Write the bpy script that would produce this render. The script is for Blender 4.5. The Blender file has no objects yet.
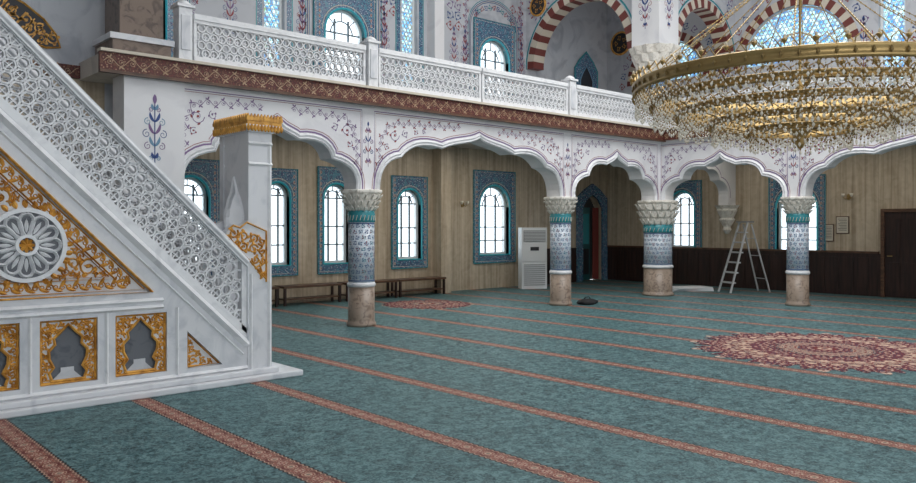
import bpy, math, random
from mathutils import Vector
from mathutils.geometry import tessellate_polygon
random.seed(7)
PI=math.pi
SC=bpy.context.scene
COL=SC.collection
SC.view_settings.view_transform='Standard'

# ---------------------------------------------------------------- materials
def newmat(name,col,rough=.5,metal=0.,emis=None,es=0.):
    m=bpy.data.materials.new(name); m.use_nodes=True
    b=m.node_tree.nodes['Principled BSDF']
    b.inputs['Base Color'].default_value=(*col,1); b.inputs['Roughness'].default_value=rough
    b.inputs['Metallic'].default_value=metal
    if emis: b.inputs['Emission Color'].default_value=(*emis,1); b.inputs['Emission Strength'].default_value=es
    return m
class NT:
    def __init__(s,m):
        s.nt=m.node_tree; s.b=s.nt.nodes['Principled BSDF']
    def n(s,t,**k):
        x=s.nt.nodes.new(t)
        for a,b in k.items(): setattr(x,a,b)
        return x
    def l(s,a,b): s.nt.links.new(a,b)
    def obj(s,scale=(1,1,1)):
        tc=s.n('ShaderNodeTexCoord'); mp=s.n('ShaderNodeMapping'); s.l(tc.outputs['Object'],mp.inputs[0])
        mp.inputs['Scale'].default_value=scale
        return mp.outputs[0]
    def noise(s,co,sc,det=4,dist=0):
        x=s.n('ShaderNodeTexNoise'); s.l(co,x.inputs['Vector']); x.inputs['Scale'].default_value=sc
        x.inputs['Detail'].default_value=det; x.inputs['Distortion'].default_value=dist
        return x.outputs['Fac']
    def vor(s,co,sc,feat='F1',out='Distance'):
        x=s.n('ShaderNodeTexVoronoi',feature=feat); s.l(co,x.inputs['Vector']); x.inputs['Scale'].default_value=sc
        return x.outputs[out]
    def ramp(s,f,stops,const=False):
        x=s.n('ShaderNodeValToRGB'); cr=x.color_ramp
        if const: cr.interpolation='CONSTANT'
        while len(cr.elements)<len(stops): cr.elements.new(.5)
        for e,(p,c) in zip(cr.elements,stops): e.position=p; e.color=(*c,1)
        s.l(f,x.inputs[0]); return x.outputs[0]
    def mix(s,f,a,b,mode='MIX'):
        x=s.n('ShaderNodeMix',data_type='RGBA',blend_type=mode)
        if isinstance(f,float): x.inputs[0].default_value=f
        else: s.l(f,x.inputs[0])
        for v,i in ((a,6),(b,7)):
            if isinstance(v,tuple): x.inputs[i].default_value=(*v,1)
            else: s.l(v,x.inputs[i])
        return x.outputs[2]
    def math(s,op,a,b=0.,c=None):
        x=s.n('ShaderNodeMath',operation=op)
        for i,v in enumerate((a,b,c)):
            if v is None: continue
            if isinstance(v,(int,float)): x.inputs[i].default_value=v
            else: s.l(v,x.inputs[i])
        return x.outputs[0]
    def vec(s,a,b,c=0.):
        x=s.n('ShaderNodeCombineXYZ')
        for i,v in enumerate((a,b,c)):
            if isinstance(v,(int,float)): x.inputs[i].default_value=v
            else: s.l(v,x.inputs[i])
        return x.outputs[0]
    def base(s,c): s.l(c,s.b.inputs['Base Color'])

def marble(name,c1,c2,sc=3,rough=.3):
    m=newmat(name,c1,rough); t=NT(m); co=t.obj()
    t.base(t.ramp(t.noise(co,sc,6,1.5),[(.35,c2),(.5,c1),(.8,c1)])); return m
M_marble=marble('white_marble',(.70,.71,.74),(.56,.58,.62),2.5)
M_marble2=marble('white_marble_rail',(.80,.81,.83),(.68,.69,.72),4)
M_cap=marble('carved_cream_marble',(.82,.79,.73),(.62,.58,.52),9,.45)
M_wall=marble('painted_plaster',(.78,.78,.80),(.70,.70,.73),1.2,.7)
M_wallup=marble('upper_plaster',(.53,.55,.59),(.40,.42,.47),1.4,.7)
M_brown=marble('brown_marble',(.19,.135,.105),(.10,.07,.055),6,.35)
M_shaft=marble('beige_grey_marble',(.31,.24,.19),(.18,.13,.10),9,.35)
M_greymar=marble('grey_panel_marble',(.14,.15,.17),(.08,.09,.11),5,.4)
M_slab=marble('gallery_underside',(.58,.53,.47),(.46,.42,.38),2,.8)

M_tan=newmat('beige_veined_panelling',(.3,.2,.12),.35); t=NT(M_tan); co=t.obj()
s1=t.noise(t.obj((7,7,.30)),1.4,7,.5); s2=t.noise(co,4.0,6,1.5)
c=t.ramp(s1,[(.32,(.33,.26,.18)),(.5,(.50,.41,.30)),(.68,(.64,.55,.43))])
c=t.mix(.25,c,t.ramp(s2,[(.35,(.34,.27,.19)),(.65,(.66,.57,.45))]))
sp=t.n('ShaderNodeSeparateXYZ'); t.l(co,sp.inputs[0])
vt=t.math('LESS_THAN',t.math('FRACT',t.math('DIVIDE',t.math('ADD',sp.outputs[0],sp.outputs[1]),.30)),.035)
c=t.mix(t.math('MULTIPLY',vt,.5),c,(.22,.16,.11)); t.base(c)

M_wains=newmat('dark_wood_wainscot',(.035,.016,.012),.4)
t=NT(M_wains); t.base(t.ramp(t.noise(t.obj((9,9,.7)),2,4),[(.35,(.016,.008,.007)),(.65,(.045,.02,.016))]))
M_wood=newmat('brown_wood',(.13,.06,.035),.4)
t=NT(M_wood); t.base(t.ramp(t.noise(t.obj((2,2,9)),3,4),[(.35,(.06,.03,.018)),(.65,(.14,.07,.04))]))

def tilemat(name,sc,stops,k=.45):
    m=newmat(name,(.2,.4,.6),.25); t=NT(m); co=t.obj()
    a=t.ramp(t.vor(co,sc),stops,True)
    b=t.ramp(t.vor(co,sc*2.3),[(0,(.45,.06,.05)),(.14,(.55,.62,.68)),(.38,(.03,.08,.24)),(.62,(.5,.6,.68))],True)
    t.base(t.mix(k,a,b)); return m
M_tile2=tilemat('turquoise_window_tile',18,[(0,(.52,.62,.68)),(.24,(.010,.09,.19)),(.42,(.02,.035,.12)),(.6,(.04,.22,.30))],.25)
M_glaze=tilemat('floral_column_glaze',26,[(0,(.12,.22,.42)),(.16,(.66,.71,.76)),(.5,(.42,.52,.62)),(.66,(.70,.74,.78))],.12)
M_teal=newmat('turquoise_glaze',(.04,.26,.30),.25)
M_blue=newmat('blue_paint',(.03,.07,.24),.5)
M_sblue=newmat('slate_blue_paint',(.07,.13,.27),.5)
M_lblue=newmat('light_blue_paint',(.14,.28,.42),.5)
M_violet=newmat('violet_paint',(.20,.12,.27),.6)
M_red=newmat('red_paint',(.30,.06,.07),.6)
M_gold=newmat('gold_leaf',(.62,.34,.07),.42,.1)
t=NT(M_gold); t.base(t.ramp(t.noise(t.obj(),14,3),[(.35,(.46,.20,.03)),(.6,(.78,.41,.08))]))
M_brass=newmat('antique_brass',(.38,.26,.10),.32,.5)
M_brassd=newmat('aged_brass',(.25,.17,.065),.35,.5)
def crystal(name,col,tr):
    m=newmat(name,col,.1,0); nt=m.node_tree; b=nt.nodes['Principled BSDF']
    tp=nt.nodes.new('ShaderNodeBsdfTransparent'); tp.inputs[0].default_value=(.95,.93,.88,1)
    tl=nt.nodes.new('ShaderNodeBsdfTranslucent'); tl.inputs[0].default_value=(*col,1)
    a=nt.nodes.new('ShaderNodeMixShader'); a.inputs[0].default_value=.4; nt.links.new(b.outputs[0],a.inputs[1]); nt.links.new(tl.outputs[0],a.inputs[2])
    c=nt.nodes.new('ShaderNodeMixShader'); c.inputs[0].default_value=tr; nt.links.new(a.outputs[0],c.inputs[1]); nt.links.new(tp.outputs[0],c.inputs[2])
    ou=[n for n in nt.nodes if n.type=='OUTPUT_MATERIAL'][0]; nt.links.new(c.outputs[0],ou.inputs[0]); return m
M_crys=crystal('crystal_glass',(.86,.84,.78),.22)
M_crys2=crystal('amber_crystal',(.34,.24,.11),.10)
M_bulb=newmat('lamp_glass',(.6,.52,.38),.3)
M_cup=newmat('frosted_glass',(.75,.7,.6),.3)
M_band=newmat('maroon_frieze',(.13,.025,.02),.55)
t=NT(M_band); t.base(t.ramp(t.vor(t.obj(),22),[(0,(.34,.22,.13)),(.2,(.12,.024,.02)),(.5,(.06,.014,.012)),(.66,(.15,.055,.032))],True))
M_bandgold=newmat('frieze_vine_paint',(.42,.29,.18),.6)
M_vred=newmat('red_voussoir',(.16,.035,.028),.6)
M_vwhite=newmat('cream_voussoir',(.60,.54,.45),.6)
M_frame=newmat('window_mullion_paint',(.11,.15,.18),.4)
M_wframe=newmat('white_window_frame',(.78,.83,.85),.4)
M_frev=newmat('window_reveal_cyan',(.04,.44,.54),.4)
M_alu=newmat('brushed_aluminium',(.72,.73,.75),.35,.4)
M_black=newmat('black_fabric',(.012,.012,.014),.8)
M_white=newmat('white_plastic',(.72,.74,.76),.4)
M_grey=newmat('grey_plastic',(.25,.26,.27),.5)
M_paper=newmat('paper',(.60,.55,.46),.8)
M_ink=newmat('printed_ink',(.06,.06,.07),.8)
M_dred=newmat('red_curtain',(.20,.03,.022),.7)
M_dteal=newmat('dark_teal_door_paint',(.015,.10,.11),.5)
M_dark=newmat('dark_panel',(.02,.02,.025),.5)

M_glass=bpy.data.materials.new('clear_window_glass'); M_glass.use_nodes=True
nt=M_glass.node_tree; nt.nodes.clear()
o=nt.nodes.new('ShaderNodeOutputMaterial'); mx=nt.nodes.new('ShaderNodeMixShader'); tr=nt.nodes.new('ShaderNodeBsdfTransparent'); gl=nt.nodes.new('ShaderNodeBsdfGlossy')
gl.inputs['Roughness'].default_value=.05; tr.inputs[0].default_value=(.95,.98,1,1); mx.inputs[0].default_value=.05
nt.links.new(tr.outputs[0],mx.inputs[1]); nt.links.new(gl.outputs[0],mx.inputs[2]); nt.links.new(mx.outputs[0],o.inputs[0])

M_stain=bpy.data.materials.new('stained_glass'); M_stain.use_nodes=True
nt=M_stain.node_tree; t=NT(M_stain)
cm=t.ramp(t.vor(t.obj(),16,'F1','Color'),[(0,(.45,.68,.85)),(.35,(.72,.88,.93)),(.55,(.25,.48,.75)),(.75,(.7,.88,.90)),(.9,(.5,.6,.35))],True)
tl=t.n('ShaderNodeBsdfTranslucent'); t.l(cm,tl.inputs[0]); tp=t.n('ShaderNodeBsdfTransparent'); t.l(cm,tp.inputs[0])
ms=t.n('ShaderNodeMixShader'); ms.inputs[0].default_value=.2; t.l(tl.outputs[0],ms.inputs[1]); t.l(tp.outputs[0],ms.inputs[2])
ou=[n for n in nt.nodes if n.type=='OUTPUT_MATERIAL'][0]; nt.links.new(ms.outputs[0],ou.inputs[0])

# carpet
M_carpet=newmat('teal_prayer_carpet',(.06,.15,.17),.55); t=NT(M_carpet)
t.b.inputs['Specular IOR Level'].default_value=.32
co=t.obj(); sp=t.n('ShaderNodeSeparateXYZ'); t.l(co,sp.inputs[0])
fr=t.math('FRACT',t.math('DIVIDE',t.math('ADD',sp.outputs[0],-1.62+.645+12.9),1.29))
d=t.math('MULTIPLY',t.math('ABSOLUTE',t.math('SUBTRACT',fr,.5)),1.29)
n1=t.noise(co,4.2,8,2.2); n2=t.vor(co,9); n3=t.noise(co,26,6,1.5)
b1=t.ramp(n1,[(.40,(.006,.036,.046)),(.48,(.034,.108,.122)),(.58,(.115,.235,.245))])
b2=t.ramp(n2,[(.0,(.20,.31,.31)),(.12,(.05,.135,.15)),(.34,(.010,.048,.060)),(.50,(.055,.15,.165)),(.7,(.10,.20,.21))])
b=t.mix(.40,b1,b2); b=t.mix(.42,b,t.ramp(n3,[(.44,(.002,.022,.030)),(.56,(.18,.30,.31))]))
# mirrored floral stripe pattern
PY=.24
ym=t.math('ABSOLUTE',t.math('SUBTRACT',t.math('FRACT',t.math('DIVIDE',sp.outputs[1],PY)),.5))
yy=t.math('MULTIPLY',ym,PY)
rd=t.math('SQRT',t.math('ADD',t.math('POWER',d,2.),t.math('POWER',yy,2.)))            # flower at period centre
y2=t.math('SUBTRACT',yy,PY/2)
rd2=t.math('SQRT',t.math('ADD',t.math('POWER',d,2.),t.math('POWER',t.math('ABSOLUTE',y2),2.)))
an=t.math('ARCTAN2',yy,d)
pet=t.math('ADD',rd,t.math('MULTIPLY',t.math('SINE',t.math('MULTIPLY',an,8)),.007))
f1=t.ramp(t.math('MULTIPLY',pet,10.),[(0,(.62,.52,.38)),(.10,(.28,.03,.025)),(.26,(.66,.52,.40)),(.38,(.16,.02,.018)),(.52,(.40,.12,.08)),(.62,(.13,.02,.018)),(1,(.13,.02,.018))],True)
f2=t.ramp(t.math('MULTIPLY',rd2,10.),[(0,(.10,.16,.12)),(.16,(.60,.46,.34)),(.30,(.22,.03,.025)),(.42,(.5,.34,.25)),(.50,(.13,.02,.018)),(1,(.13,.02,.018))],True)
st=t.mix(t.math('LESS_THAN',rd,rd2) if False else t.math('GREATER_THAN',rd,rd2),f1,f2)
vn=t.ramp(t.vor(t.vec(d,yy),34),[(0,(.62,.50,.38)),(.22,(.20,.04,.03)),(.45,(.46,.30,.22)),(.6,(.15,.03,.025))],True)
st=t.mix(.45,st,vn)
sc_=t.math('MULTIPLY',t.math('SINE',t.math('MULTIPLY',sp.outputs[1],2*PI/.06)),.007)
ds=t.math('ADD',d,sc_)
ln=t.math('LESS_THAN',ds,.088); l2=t.math('LESS_THAN',ds,.078); edm=t.math('LESS_THAN',ds,.104)
b=t.mix(edm,b,(.025,.015,.018)); b=t.mix(ln,b,(.42,.28,.20)); b=t.mix(l2,b,st); t.base(b)

def floral(name,a,b_,c_,k=17):
    m=newmat(name,a,.85); t=NT(m); co=t.obj()
    sp=t.n('ShaderNodeSeparateXYZ'); t.l(co,sp.inputs[0])
    r=t.math('SQRT',t.math('ADD',t.math('POWER',t.math('ABSOLUTE',sp.outputs[0]),2),t.math('POWER',t.math('ABSOLUTE',sp.outputs[1]),2)))
    an=t.math('ARCTAN2',sp.outputs[1],sp.outputs[0])
    am=t.math('ABSOLUTE',t.math('SUBTRACT',t.math('FRACT',t.math('MULTIPLY',t.math('ADD',an,PI),16/(2*PI))),.5))
    u=t.math('MULTIPLY',t.math('MULTIPLY',am,r),.39)
    vv=t.ramp(t.vor(t.vec(u,r),k),[(0,c_),(.14,b_),(.26,a),(.42,c_),(.5,a),(.68,b_)],True)
    t.base(vv); return m
M_mred=floral('medallion_red_wool',(.17,.015,.018),(.58,.42,.32),(.025,.04,.10),11)
M_mcream=floral('medallion_cream_wool',(.46,.31,.23),(.20,.02,.025),(.03,.05,.10),13)
M_mnavy=floral('medallion_dark_wool',(.03,.035,.06),(.55,.40,.32),(.28,.03,.03),12)

# ---------------------------------------------------------------- mesh builder
class MB:
    def __init__(s): s.v=[];s.f=[];s.m=[];s.mats=[];s.sm=[]
    def add(s,vs,fs,mat,smooth=False):
        if mat not in s.mats: s.mats.append(mat)
        k=s.mats.index(mat); o=len(s.v); s.v+= [tuple(x) for x in vs]
        for f in fs: s.f.append([i+o for i in f]); s.m.append(k); s.sm.append(smooth)
    def box(s,a,b,mat,T=None):
        vs=[(x,y,z) for x in (a[0],b[0]) for y in (a[1],b[1]) for z in (a[2],b[2])]
        if T: vs=[T(*p) for p in vs]
        s.add(vs,[(0,1,3,2),(4,6,7,5),(0,4,5,1),(2,3,7,6),(0,2,6,4),(1,5,7,3)],mat)
    def plate(s,loops,T,th,mat,mate=None,w0=0):
        fl=[p for L in loops for p in L]; n=len(fl)
        tr=tessellate_polygon([[Vector((p[0],p[1],0)) for p in L] for L in loops])
        vs=[T(p[0],p[1],w0) for p in fl]+[T(p[0],p[1],w0+th) for p in fl]
        s.add(vs,[tuple(x) for x in tr]+[tuple(i+n for i in reversed(x)) for x in tr],mat)
        o=0; q=[]
        for L in loops:
            k=len(L)
            for i in range(k): q.append((o+i,o+(i+1)%k,o+(i+1)%k+n,o+i+n))
            o+=k
        s.add(vs,q,mate or mat)
    def ribbon(s,pts,wid,T,mat,h=0,w0=0):
        n=len(pts)
        if not isinstance(wid,(list,tuple)): wid=[wid]*n
        vs=[];fs=[]
        for i in range(n):
            a=pts[max(0,i-1)];b=pts[min(n-1,i+1)]
            dx,dy=b[0]-a[0],b[1]-a[1]; l=math.hypot(dx,dy) or 1; nx,ny=-dy/l,dx/l
            w=wid[i]/2; p=pts[i]
            if h: vs+=[T(p[0]+nx*w,p[1]+ny*w,w0),T(p[0],p[1],w0-h),T(p[0]-nx*w,p[1]-ny*w,w0)]
            else: vs+=[T(p[0]+nx*w,p[1]+ny*w,w0-.004),T(p[0]-nx*w,p[1]-ny*w,w0-.004)]
        k=3 if h else 2
        for i in range(n-1):
            for j in range(k-1):
                a=i*k+j; fs.append((a,a+1,a+1+k,a+k))
        s.add(vs,fs,mat)
    def lathe(s,prof,seg,mat,c=(0,0,0),mod=None,smooth=True):
        vs=[];fs=[];n=len(prof)
        for i in range(seg):
            a=2*PI*i/seg
            for j,(r,z) in enumerate(prof):
                rr=r*(mod(a,j) if mod else 1)
                vs.append((c[0]+rr*math.cos(a),c[1]+rr*math.sin(a),c[2]+z))
        for i in range(seg):
            k=(i+1)%seg
            for j in range(n-1): fs.append((i*n+j,k*n+j,k*n+j+1,i*n+j+1))
        if prof[0][0]>1e-4 and prof[0]!=prof[-1]: fs.append(tuple(reversed([i*n for i in range(seg)])))
        if prof[-1][0]>1e-4 and prof[0]!=prof[-1]: fs.append(tuple(i*n+n-1 for i in range(seg)))
        s.add(vs,fs,mat,smooth)
    def tube(s,pts,r,mat,seg=6,closed=False):
        vs=[];fs=[];n=len(pts)
        for i,p in enumerate(pts):
            a=Vector(pts[(i-1)%n] if closed or i>0 else pts[0]); b=Vector(pts[(i+1)%n] if closed or i<n-1 else pts[-1])
            d=(b-a).normalized(); up=Vector((0,0,1)) if abs(d.z)<.95 else Vector((1,0,0))
            x=d.cross(up).normalized(); y=d.cross(x)
            for j in range(seg):
                q=2*PI*j/seg+PI/4; vs.append(Vector(p)+x*r*math.cos(q)+y*r*math.sin(q))
        for i in range(n if closed else n-1):
            k=(i+1)%n
            for j in range(seg): fs.append((i*seg+j,i*seg+(j+1)%seg,k*seg+(j+1)%seg,k*seg+j))
        if not closed: fs+= [tuple(range(seg)),tuple((n-1)*seg+j for j in reversed(range(seg)))]
        s.add(vs,fs,mat,seg>4)
    def ring2(s,cx,cy,ru,rv,wd,T,th,mat,seg=12,w0=0):
        vs=[];fs=[]
        for i in range(seg):
            a=2*PI*i/seg; c,q=math.cos(a),math.sin(a)
            for (k,w) in ((0,w0),(-wd,w0),(-wd,w0+th),(0,w0+th)):
                vs.append(T(cx+(ru+k)*c,cy+(rv+k)*q,w))
        for i in range(seg):
            k=(i+1)%seg
            for j in range(4): fs.append((i*4+j,k*4+j,k*4+(j+1)%4,i*4+(j+1)%4))
        s.add(vs,fs,mat)
    def bar(s,p,q,wd,T,th,mat,w0=0):
        dx,dy=q[0]-p[0],q[1]-p[1]; l=math.hypot(dx,dy) or 1; nx,ny=-dy/l*wd/2,dx/l*wd/2
        s.plate([[(p[0]+nx,p[1]+ny),(p[0]-nx,p[1]-ny),(q[0]-nx,q[1]-ny),(q[0]+nx,q[1]+ny)]],T,th,mat,w0=w0)
    def bead(s,c,r,h,mat):
        x,y,z=c
        s.add([(x+r,y,z),(x,y+r,z),(x-r,y,z),(x,y-r,z),(x,y,z+h),(x,y,z-h)],[(0,1,4),(1,2,4),(2,3,4),(3,0,4),(1,0,5),(2,1,5),(3,2,5),(0,3,5)],mat)
    def finish(s,name,origin=(0,0,0),parent=None,bevel=0,recalc=True):
        if parent is not None: o=tuple(parent['_o'])
        else: o=origin
        me=bpy.data.meshes.new(name)
        me.from_pydata([(a-o[0],b-o[1],c-o[2]) for a,b,c in s.v],[],s.f)
        for m in s.mats: me.materials.append(m)
        me.polygons.foreach_set('material_index',s.m); me.polygons.foreach_set('use_smooth',s.sm)
        me.update()
        if recalc:
            import bmesh
            bm=bmesh.new(); bm.from_mesh(me); bmesh.ops.recalc_face_normals(bm,faces=bm.faces); bm.to_mesh(me); bm.free()
        ob=bpy.data.objects.new(name,me); COL.objects.link(ob)
        if parent is not None: ob.parent=parent
        else: ob.location=o
        if bevel:
            b=ob.modifiers.new('bev','BEVEL'); b.width=bevel; b.segments=2; b.limit_method='ANGLE'
        ob['_o']=o
        return ob
def empty(name,loc,label,cat,group=None):
    e=bpy.data.objects.new(name,None); COL.objects.link(e); e.location=loc; e['_o']=tuple(loc); e.empty_display_size=.2
    return top(e,label,cat,group)
def top(o,label,cat,group=None):
    o['label']=label;o['category']=cat
    if group:o['group']=group
    return o
def struct(o,label,cat='room'):
    o['kind']='structure'; o['label']=label; o['category']=cat; return o
def clone(e,loc,name=None,rot=0):
    n=e.copy(); COL.objects.link(n); n.location=loc; n['_o']=tuple(loc); n.rotation_euler[2]=rot
    for c in list(e.children):
        k=c.copy(); COL.objects.link(k); k.parent=n
        for g in list(c.children):
            q=g.copy(); COL.objects.link(q); q.parent=k
    return n
def TY(y0): return lambda u,v,w=0:(u,y0+w,v)
def TX(x0): return lambda u,v,w=0:(x0+w,u,v)

# ornament primitives
def leaf(mb,x,y,a,l,w,T,mat,h=0,w0=0,bend=.3):
    pts=[];wd=[]
    for i in range(6):
        t_=i/5; aa=a+bend*t_
        pts.append((x+l*t_*math.cos(aa),y+l*t_*math.sin(aa))); wd.append(w*math.sin(PI*min(1,t_*.95+.05))**.8+.001)
    mb.ribbon(pts,wd,T,mat,h,w0)
def spiral(mb,cx,cy,r,a0,dr,T,mat,wd,h=0,w0=0,turns=1.35,leaves=True,mat2=None):
    pts=[];ws=[]; n=16
    for i in range(n):
        t_=i/(n-1); rr=r*(1-.85*t_); a=a0+dr*turns*2*PI*t_
        pts.append((cx+rr*math.cos(a),cy+rr*math.sin(a))); ws.append(wd*(1-.5*t_))
    mb.ribbon(pts,ws,T,mat,h,w0)
    if leaves:
        for i in (2,5,8):
            p=pts[i]; a=math.atan2(p[1]-cy,p[0]-cx)
            leaf(mb,p[0],p[1],a+dr*.9,r*.5,wd*2.4,T,mat2 or mat,h,w0,dr*.6)
        leaf(mb,cx-r*.12,cy,a0,r*.4,wd*3,T,mat2 or mat,h,w0)
def motif(mb,u,z0,h,T,ms,sc=1.):
    n=int(h/.16)
    mb.ribbon([(u,z0),(u,z0+h)],.012*sc,T,ms[0])
    for i in range(n):
        z=z0+h*(i+.5)/n; k=math.sin(PI*(i+.8)/(n+.6))
        for sgn in (1,-1):
            leaf(mb,u,z,PI/2-sgn*.95,.13*k*sc+.03,.036*sc,T,ms[i%len(ms)],bend=sgn*.5)
            spiral(mb,u+sgn*.10*k*sc,z,.045*k*sc+.01,PI/2,-sgn,T,ms[(i+1)%len(ms)],.012,leaves=False)
    leaf(mb,u,z0+h,PI/2,.12*sc,.05*sc,T,ms[-1],bend=0)
def resample(pts,step):
    out=[pts[0]]; acc=0
    for i in range(1,len(pts)):
        a,b=pts[i-1],pts[i]; l=math.hypot(b[0]-a[0],b[1]-a[1])
        if l<1e-6: continue
        while acc+l>=step:
            f=(step-acc)/l; a=(a[0]+(b[0]-a[0])*f,a[1]+(b[1]-a[1])*f); out.append(a); l=math.hypot(b[0]-a[0],b[1]-a[1]); acc=0
            if l<1e-6: break
        acc+=l
    return out
def vinepath(mb,path,amp,per,T,m1,m2,wd):
    P=resample(path,per/8); n=len(P)
    if n<10: return
    W=[]
    for i in range(n):
        a=P[max(0,i-1)];b=P[min(n-1,i+1)]; dx,dy=b[0]-a[0],b[1]-a[1]; l=math.hypot(dx,dy) or 1
        nx,ny=-dy/l,dx/l; s=math.sin(2*PI*i/8); W.append((P[i][0]+nx*amp*s,P[i][1]+ny*amp*s,nx,ny,math.atan2(dy,dx)))
    mb.ribbon([(p[0],p[1]) for p in W],wd,T,m1)
    for i in range(2,n-2,4):
        sg=1 if math.sin(2*PI*i/8)>0 else -1
        x,y,nx,ny,an=W[i]
        spiral(mb,x-nx*amp*sg*1.0,y-ny*amp*sg*1.0,amp*.85,an+sg*PI/2,-sg,T,m1,wd*.9,leaves=False)
        leaf(mb,x,y,an+sg*.8,amp*1.1,wd*2.6,T,m2); leaf(mb,x,y,an+PI-sg*.8,amp*.8,wd*2.2,T,m2)
        leaf(mb,x-nx*amp*sg,y-ny*amp*sg,an,amp*.5,wd*2.5,T,m2)
def bez(P,n):
    out=[]
    for i in range(n):
        t_=i/n
        if len(P)==3: out.append(tuple((1-t_)**2*P[0][k]+2*t_*(1-t_)*P[1][k]+t_*t_*P[2][k] for k in (0,1)))
        else: out.append(tuple((1-t_)**3*P[0][k]+3*t_*(1-t_)**2*P[1][k]+3*t_*t_*(1-t_)*P[2][k]+t_**3*P[3][k] for k in (0,1)))
    return out
def lobed(u0,u1,z0,z1,small=False):
    if small: H=bez([(1,0),(1.04,.42),(.68,.50)],7)+bez([(.68,.50),(.62,.86),(.26,.78)],7)+bez([(.26,.78),(.16,.86),(.05,.88),(0,1)],6)
    else: H=bez([(1,0),(1.0,.50),(.80,.56)],7)+bez([(.80,.56),(.68,.88),(.40,.76)],7)+bez([(.40,.76),(.26,.90),(.08,.88),(0,1)],7)
    c=(u0+u1)/2; w=(u1-u0)/2
    L=[(c-w*a,z0+(z1-z0)*b) for a,b in H]; R=[(c+w*a,z0+(z1-z0)*b) for a,b in reversed(H)]
    return L+[(c,z1)]+R
def offset(pts,d):
    out=[];n=len(pts)
    for i in range(n):
        a=pts[max(0,i-1)];b=pts[min(n-1,i+1)]
        dx,dy=b[0]-a[0],b[1]-a[1]; l=math.hypot(dx,dy) or 1
        out.append((pts[i][0]-dy/l*d,pts[i][1]+dx/l*d))
    return out
def archloop(c,w,z0,z1,n=14):
    r=w/2; zs=z1-r
    return [(c-r,z0),(c+r,z0)]+[(c+r*math.cos(PI*i/n),zs+r*math.sin(PI*i/n)) for i in range(n+1)]
def rect(a,b,c,d): return [(a,c),(b,c),(b,d),(a,d)]
def voussoirs(mb,T,cx,cz,r0,r1,n,th,a0=0,a1=PI,w0=0):
    for i in range(n):
        A=a0+(a1-a0)*i/n; B=a0+(a1-a0)*(i+1)/n; L=[]
        for k in range(3): q=A+(B-A)*k/2; L.append((cx+r1*math.cos(q),cz+r1*math.sin(q)))
        for k in range(3): q=B+(A-B)*k/2; L.append((cx+r0*math.cos(q),cz+r0*math.sin(q)))
        mb.plate([L],T,th,M_vred if i%2==0 else M_vwhite,w0=w0)

# ---------------------------------------------------------------- key numbers
YA=11.1; XA=16.75; YO=15.6; XO=20.5; HC=9.5
mb=MB(); mb.box((-3,-4,-.1),(XO+.3,YO+.3,0),M_carpet); struct(mb.finish('floor'),'teal carpet floor with patterned red prayer row stripes','floor')
mb=MB(); mb.box((-3,-4,HC),(XO+.3,YO+.3,HC+.2),M_wallup); struct(mb.finish('ceiling'),'plain plaster ceiling','ceiling')

wins=[('N',6.68,.80,.85,2.75,1.25,.62,3.1,0),('N',8.66,.62,.85,2.70,1.0,.62,3.0,0),('N',10.2,.72,.85,2.72,1.02,.62,3.1,0),
      ('N',12.38,.78,.88,2.66,1.15,.66,2.98,0),('N',15.4,1.18,.92,2.85,1.62,.70,3.25,0),
      ('E',12.85,.85,1.08,2.75,1.3,.85,3.05,0),('E',9.42,1.1,1.0,2.75,1.5,.75,3.05,0),
      ('N',10.45,1.15,5.3,6.85,1.75,5.0,7.35,0),('N',15.4,1.15,5.3,6.9,1.6,5.0,7.4,0),('N',5.6,1.15,5.3,6.85,1.75,5.0,7.35,0),
      ('N',8.6,.5,5.0,8.6,.0,0,0,1),('N',12.4,.5,5.0,8.6,.0,0,0,1),('E',7.1,.6,5.0,8.6,0,0,0,1)]
lun=[(9.5,1.45),(13.35,1.2),(4.7,1.45)]
def holes(side,lo):
    return [archloop(u,w,z0,z1) for (s,u,w,z0,z1,*r) in wins if s==side and (z0<3)==lo]
def wall(name,loops,T,mat,label):
    mb=MB(); mb.plate(loops,T,.3,mat); return struct(mb.finish(name),label,'wall')
outN=[(3.9,0),(19.15,0)]+[(19.15,2.3),(19.4,2.62),(19.7,2.75),(20.0,2.62),(20.25,2.3)]+[(20.25,0),(XO,0),(XO,3.85),(3.9,3.85)]
wall('wall_north_lower',[outN]+holes('N',True),TY(YO),M_tan,'beige vertically veined wall of the side aisle')
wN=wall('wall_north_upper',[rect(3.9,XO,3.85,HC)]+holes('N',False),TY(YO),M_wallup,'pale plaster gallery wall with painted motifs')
wall('wall_east_lower',[rect(-4,YO+.3,0,3.85)]+holes('E',True),TX(XO),M_tan,'beige veined wall behind the far arcade')
lh=[[(c+r*math.cos(PI*i/16),6.1+r*math.sin(PI*i/16)) for i in range(17)] for c,r in lun]
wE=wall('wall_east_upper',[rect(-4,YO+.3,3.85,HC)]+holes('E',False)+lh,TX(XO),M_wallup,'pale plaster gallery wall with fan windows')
mb=MB(); hs=[]  # unseen wall behind the camera, added to hold back frontal sky light
for i in range(6):
    u=-1+i*3.6; hs.append(archloop(u,1.9,.9,3.4)); hs.append(archloop(u,2.2,4.6,8.4))
mb.plate([rect(-3,XO+.3,0,HC)]+hs,TY(-4.3),.3,M_wallup); struct(mb.finish('wall_south'),'plaster wall with tall arched openings','wall')
mb=MB(); mb.box((-3,12.0,0),(3.85,12.3,3.85),M_tan); mb.box((-3,12.0,3.85),(3.85,12.3,HC),M_wallup); struct(mb.finish('wall_north_west'),'grey plaster wall beside the pulpit','wall')
mb=MB(); mb.box((3.85,12.0,0),(4.15,YO,HC),M_wallup); struct(mb.finish('wall_aisle_end'),'plain end wall of the side aisle','wall')
mb=MB(); mb.box((-3.3,-4,0),(-3,12.3,HC),M_wallup); struct(mb.finish('wall_west'),'plain plaster wall behind the pulpit','wall')
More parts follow.
